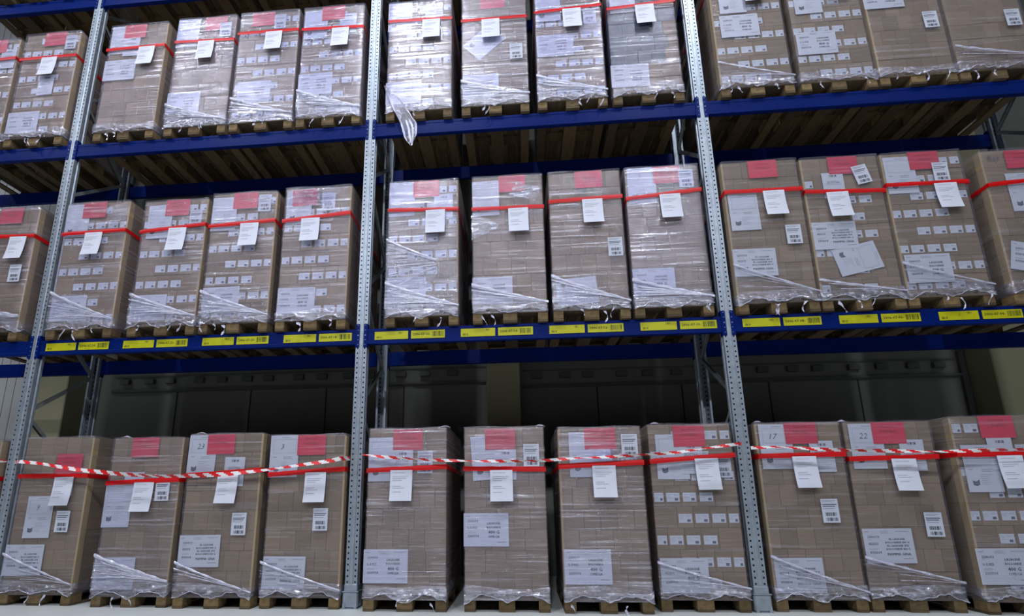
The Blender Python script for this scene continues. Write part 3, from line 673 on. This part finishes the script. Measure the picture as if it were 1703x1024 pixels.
def brace_mesh(a, b):
    mb = MB(); a = Vector(a); b = Vector(b); d = (b-a).normalized(); sd = Vector((1, 0, 0)); u = sd.cross(d)
    mb.bar(a, b, .030, .003, 0, up=u); mb.bar(a+u*.018+sd*.0145, b+u*.018+sd*.0145, .002, .038, 0, up=u); mb.bar(a+u*.018-sd*.0145, b+u*.018-sd*.0145, .002, .038, 0, up=u)
    for p in (a+d*.02, b-d*.02): mb.bar(p-sd*.02, p+sd*.02, .014, .014, 0, up=d)
    return mb.mesh('brace', ['galv_dark'])
def foot_mesh():
    mb = MB()
    mb.box(-.076, -.030, 0, .076, .125, .006)
    mb.bbox(-.075, -.022, .006, .075, .115, .150, .012)
    mb.bbox(-.064, -.010, .150, .064, .100, .215, .006); mb.box(-.077, -.026, .146, .077, .118, .154)
    for sx in (-.055, .055): mb.box(sx-.012, -.028, .006, sx+.012, -.022, .05)
    return mb.mesh('base_plate', ['galv'])
FOOT = foot_mesh()
RD = .93
nodes = [(.12, .30), (.30, 1.15)]
FRAME_LABEL = {-2: 'galvanised upright frame holding the far left rack bay', -1: 'leftmost visible galvanised perforated upright frame with braces', 0: 'galvanised perforated upright frame left of the middle bay, with steel foot',
               1: 'galvanised perforated upright frame right of the middle bay', 2: 'galvanised upright frame at the right end, rear leg in view'}
def rack_frame(i):
    r = empty('rack_frame', (3.7*i, 0, 0)); tag(r, FRAME_LABEL[i], 'rack upright', 'rack upright frames')
    link('upright', UPM, r, (0, -.002, 0)); link('upright', UPM, r, (0, RD, 0), (0, 0, math.pi))
    link('base_plate', FOOT, r); link('base_plate', FOOT, r, (0, RD, 0), (0, 0, math.pi))
    z = .62; k = 0; fz = [1.97-1.30, 1.94, 3.26, 4.6, 5.9, 7.2, 8.5]
    # zigzag: front node, rear node
    seq = [(0, .64), (1, 1.28), (0, 1.93), (1, 2.52), (0, 3.20), (1, 3.85), (0, 4.55), (1, 5.22), (0, 5.9), (1, 6.55), (0, 7.2), (1, 7.85), (0, 8.5)]
    for a, b in zip(seq, seq[1:]):
        pa = (0, .085 if a[0] == 0 else RD-.085, a[1]+.02); pb = (0, .085 if b[0] == 0 else RD-.085, b[1]-.02)
        link('brace', brace_mesh(pa, pb), r)
    link('brace', brace_mesh((0, .085, .45), (0, RD-.085, .45)), r)
    return r
for i in (-2, -1, 0, 1, 2): rack_frame(i)

# ------------------------------------------------------------------ beams
BW = 3.7-UW
def beam_mesh():
    mb = MB(); x0, x1 = -BW/2, BW/2; h = BH
    prof = [(0, 0), (0, -.012), (.003, -.020), (.003, -h+.020), (0, -h+.012), (0, -h), (.05, -h), (.05, 0)]
    prof = [(.004, 0), (0, -.004), (0, -.030), (.004, -.036), (.004, -h+.036), (0, -h+.030), (0, -h+.004), (.004, -h), (.050, -h), (.050, 0)]
    n = len(prof)
    for x in (x0, x1):
        for y, z in prof: mb.v.append((x, y, z))
    for k in range(n): mb.f.append((k, (k+1) % n, n+(k+1) % n, n+k)); mb.m.append(0)
    return mb.mesh('beam_rail', ['blue'])
BEAM = beam_mesh()
def connector_mesh(s):
    mb = MB(); x0 = s*(BW/2); x1 = s*(BW/2+.036)
    a, b = min(x0, x1), max(x0, x1)
    mb.box(a, -.006, -BH-.035, b, -.0025, .055, 0)
    c, d = (a-.004, a) if s > 0 else (b, b+.004)
    mb.box(c, -.006, -BH-.035, d, .05, .055, 0)
    for k in range(5):
        z = .04-k*.0521; xx = s*(BW/2+.0215)
        mb.box(xx-.0045, -.0075, z-.004, xx+.0045, -.006, z+.003, 1)
    mb.box(s*(BW/2+.0215)-.006, -.008, -.075, s*(BW/2+.0215)+.006, -.006, -.062, 1)
    return mb.mesh('end_connector', ['blue', 'hook'])
CONN = {s: connector_mesh(s) for s in (-1, 1)}
BAYN = {-2: 'far left bay', -1: 'left bay', 0: 'middle bay', 1: 'right bay'}
BLAB = {1: 'under the middle shelf of pallets', 2: 'under the upper shelf of pallets', 3: 'at the very top'}
def beam(i, lv, rear):
    H = HB[lv]
    r = empty('rack_beam', (3.7*i+1.85, RD if rear else 0, H), math.pi if rear else 0)
    tag(r, ('dark rear blue steel beam %s, %s' if rear else 'front blue steel beam %s, %s') % (BLAB[lv], BAYN[i]), 'rack beam', 'blue rack beams')
    link('beam_rail', BEAM, r); link('end_connector', CONN[-1], r); link('end_connector', CONN[1], r)
    return r
BEAMS = {}
for i in (-2, -1, 0, 1):
    for lv in (1, 2, 3):  # topmost middle and right bay beams: unseen, added under the light-blocking pallets
        for rear in (0, 1): BEAMS[(i, lv, rear)] = beam(i, lv, rear)
def yl_label(mb_, txt):
    mb = MB(); mb.box(-.177, -.0008, -.043, .177, 0, .043, 0)
    q = -.0014
    if txt:
        put_text(mb, txt, -.160, -.010, .028, q, 1, maxw=.185, bold=2); bars(mb, .045, .160, -.024, .030, q, 1, 24)
    else:
        bars(mb, -.155, -.105, -.030, -.008, q, 1, 8); bars(mb, .072, .125, .014, .036, q, 1, 8)
    return mb.mesh('location_label', ['yellow', 'label_ink'])
BLANK = yl_label(None, None)
DATES = {-1: ['24', '22', '20', '18'], 0: ['16', '14', '12', '10'], 1: ['08', '06', '04', '02']}
for i in (-1, 0, 1):
    for k in range(4):
        p = BEAMS[(i, 1, 0)]
        for off, me in ((0, BLANK), (.385, yl_label(None, '2006-07-%s-' % DATES[i][k]))):
            link('location_label', me, p, (-1.85+.315+k*.905+off, -.0002, -.079))

# ------------------------------------------------------------------ loads
ROOTS = {}
for lid, lv, xc, yf, top, st, feats in LOADS: ROOTS[lid] = make_load(lid, lv, xc, yf, top, st, feats)
for n_, x in enumerate((-5.0, -4.16, -3.05, -2.15, -1.30, -.48, .57, 1.45, 2.31, 3.13, 4.29, 5.13, 5.95, 6.78)):  # middle and right bay ones are unseen, added to block lamp light into gaps
    r = make_load('top%d' % n_, 3, x, -.08, 1.6, (1.3, 1.3), [])
    bay = 'far left bay' if x < -3.7 else 'left bay' if x < 0 else 'middle bay' if x < 3.7 else 'right bay'; o_ = ('first', 'second')[n_] if n_ < 2 else ('first', 'second', 'third', 'fourth')[(n_-2) % 4]
    tag(r, 'dark pallet underside %s from left in %s, above the upper shelf' % (o_, bay), 'pallet load', GROUP[3])
# special film pieces
g = ROOTS['g']
def hanging_strip():
    """long torn strip of film pulled off the lower left corner and hanging over the beam"""
    mb = MB(); n = 26; rnd = random.Random(8)
    cen = [(-.395, .44), (-.33, .33), (-.24, .16), (-.15, .0), (-.09, -.14), (-.065, -.30), (-.055, -.40)]
    wid = [.015, .07, .13, .15, .19, .15, .02]
    for k in range(n+1):
        t = k/n*(len(cen)-1); a = min(int(t), len(cen)-2); f = t-a
        x = cen[a][0]*(1-f)+cen[a+1][0]*f; z = cen[a][1]*(1-f)+cen[a+1][1]*f; ww = wid[a]*(1-f)+wid[a+1]*f
        for j in range(9):
            s = j/4-1; mb.v.append((x+ww/2*s*.9+rnd.uniform(-.004, .004), -.03-.02*math.sin(j*2.1+k*.4)-.012*rnd.random()-.05*k/n, z+ww/2*s*.35+rnd.uniform(-.004, .004)))
    for k in range(n):
        for j in range(8): p = k*9+j; mb.f.append((p, p+1, p+10, p+9)); mb.m.append(1 if j in (0, 7) or (k > 14 and j in (3, 5)) else 0)
    return mb.mesh('film_tail', ['film_crumple', 'film_rope'], True)
link('film_tail', hanging_strip(), g)
link('film_flap', patch_mesh(1, ((-.39, .93), (-.12, 1.05), (-.10, 1.10), (-.39, 1.25))), ROOTS['u'])
link('film_flap', patch_mesh(2, ((.02, 1.45), (.30, 1.36), (.36, 1.52), (.10, 1.60))), ROOTS['u'])
link('film_flap', patch_mesh(3, ((.12, 1.36), (.36, 1.40), (.36, 1.60), (.14, 1.60))), ROOTS['p'])
link('film_flap', patch_mesh(4, ((-.34, 1.50), (.10, 1.42), (.30, 1.66), (-.25, 1.66)), 'film_gloss', .03), ROOTS['s'])
link('film_flap', patch_mesh(5, ((.1, 1.0), (.34, .95), (.38, 1.15), (.2, 1.18)), 'film_gloss', .015), ROOTS['i'])
link('film_flap', patch_mesh(6, ((-.2, 1.35), (.3, 1.28), (.36, 1.40), (-.1, 1.44)), 'film_gloss', .02), ROOTS['I2'])
for lid, x, z in (('E2', -.30, 1.655), ('G2', .36, 1.665), ('D2', -.28, 1.635), ('K2', -.33, 1.67), ('L2', -.36, 1.665), ('H2', .35, 1.66), ('J2', -.3, 1.67), ('t', .12, 1.66), ('p', .05, 1.64)):
    mb = MB(); rr = random.Random(x)
    for k in range(7):
        a = k/6
        for s in (0, 1, 2): mb.v.append((-.05+.1*a, .01+.03*s, .022*math.sin(math.pi*a)*(1 if s == 1 else .2)+rr.uniform(0, .004)))
    for k in range(6):
        for s in (0, 1): q = k*3+s; mb.f.append((q, q+3, q+4, q+1)); mb.m.append(0)
    link('film_flap', mb.mesh('film_flap', ['film_rope'], True), ROOTS[lid], (x, 0, z))

# ------------------------------------------------------------------ hazard tape
def hazard(pts, label, y=-.185, yl=None, w=.034, tw=5.0, ph=0.0, flat=.55, tail=None):
    # resample
    P = [Vector((p[0], yl[k] if yl else y, p[1])) for k, p in enumerate(pts)]
    seg = []; step = .012
    for a, b in zip(P, P[1:]):
        n = max(1, int((b-a).length/step))
        for k in range(n): seg.append(a.lerp(b, k/n))
    seg.append(P[-1]); mb = MB(); d = 0
    for k, p in enumerate(seg):
        if k: d += (p-seg[k-1]).length
        ang = ph+d*tw; v = abs(math.cos(ang))*(1-flat)+flat; s = 1 if math.cos(ang) > 0 else -1
        a = Vector((0, math.sin(ang)*w/2, v*w/2))
        mb.v += [tuple(p-a), tuple(p-a*.33), tuple(p+a*.33), tuple(p+a)]
    d = 0
    for k in range(len(seg)-1):
        d += (seg[k+1]-seg[k]).length
        for j in range(3):
            q = k*4+j; mb.f.append((q, q+4, q+5, q+1)); mb.m.append(int(((d+j*.020)/.072)) % 2)
    o = link('hazard_tape', mb.mesh('hazard_tape', ['tape_white', 'tape_red'])); tag(o, label, 'barrier tape', 'red and white barrier tapes'); return o
def ys(n, e0=-.012, e1=-.012, m=-.185): return [e0 if k == 0 else e1 if k == n-1 else m for k in range(n)]
T0 = [(-7.2, 1.42), (-6.2, 1.33), (-5.0, 1.33), (-3.95, 1.39), (-3.765, 1.42)]
T1 = [(-3.66, 1.40), (-3.435, 1.395), (-3.186, 1.368), (-2.785, 1.303), (-2.33, 1.256), (-1.918, 1.227), (-1.576, 1.229), (-1.21, 1.242), (-.866, 1.272), (-.491, 1.319), (-.196, 1.355), (-.10, 1.375), (-.062, 1.39)]
T2 = [(.062, 1.417), (.13, 1.405), (.391, 1.375), (.682, 1.354), (.94, 1.339), (1.252, 1.329), (1.589, 1.324), (1.839, 1.326), (2.142, 1.343), (2.416, 1.35), (2.687, 1.363), (3.01, 1.379), (3.278, 1.413), (3.50, 1.44), (3.60, 1.45), (3.638, 1.46)]
T3 = [(3.762, 1.43), (3.907, 1.419), (4.111, 1.405), (4.363, 1.385), (4.665, 1.375), (4.963, 1.365), (5.257, 1.355), (5.552, 1.36), (5.939, 1.365), (6.5, 1.37), (7.34, 1.42)]
hazard(T0, 'red and white striped tape in front of the far left floor pallets', yl=ys(len(T0)), tw=3)
hazard(T1, 'twisted red and white striped tape sagging before the left bay floor pallets', yl=ys(len(T1)), w=.040, tw=2.6, flat=.6)
hazard(T2, 'narrow red and white striped tape before the middle bay floor pallets', yl=ys(len(T2), m=-.212), w=.028, tw=6, ph=.4, flat=.4)
hazard(T3, 'red and white striped tape before the right bay floor pallets', yl=ys(len(T3)), w=.032, tw=5, ph=.2, flat=.45)
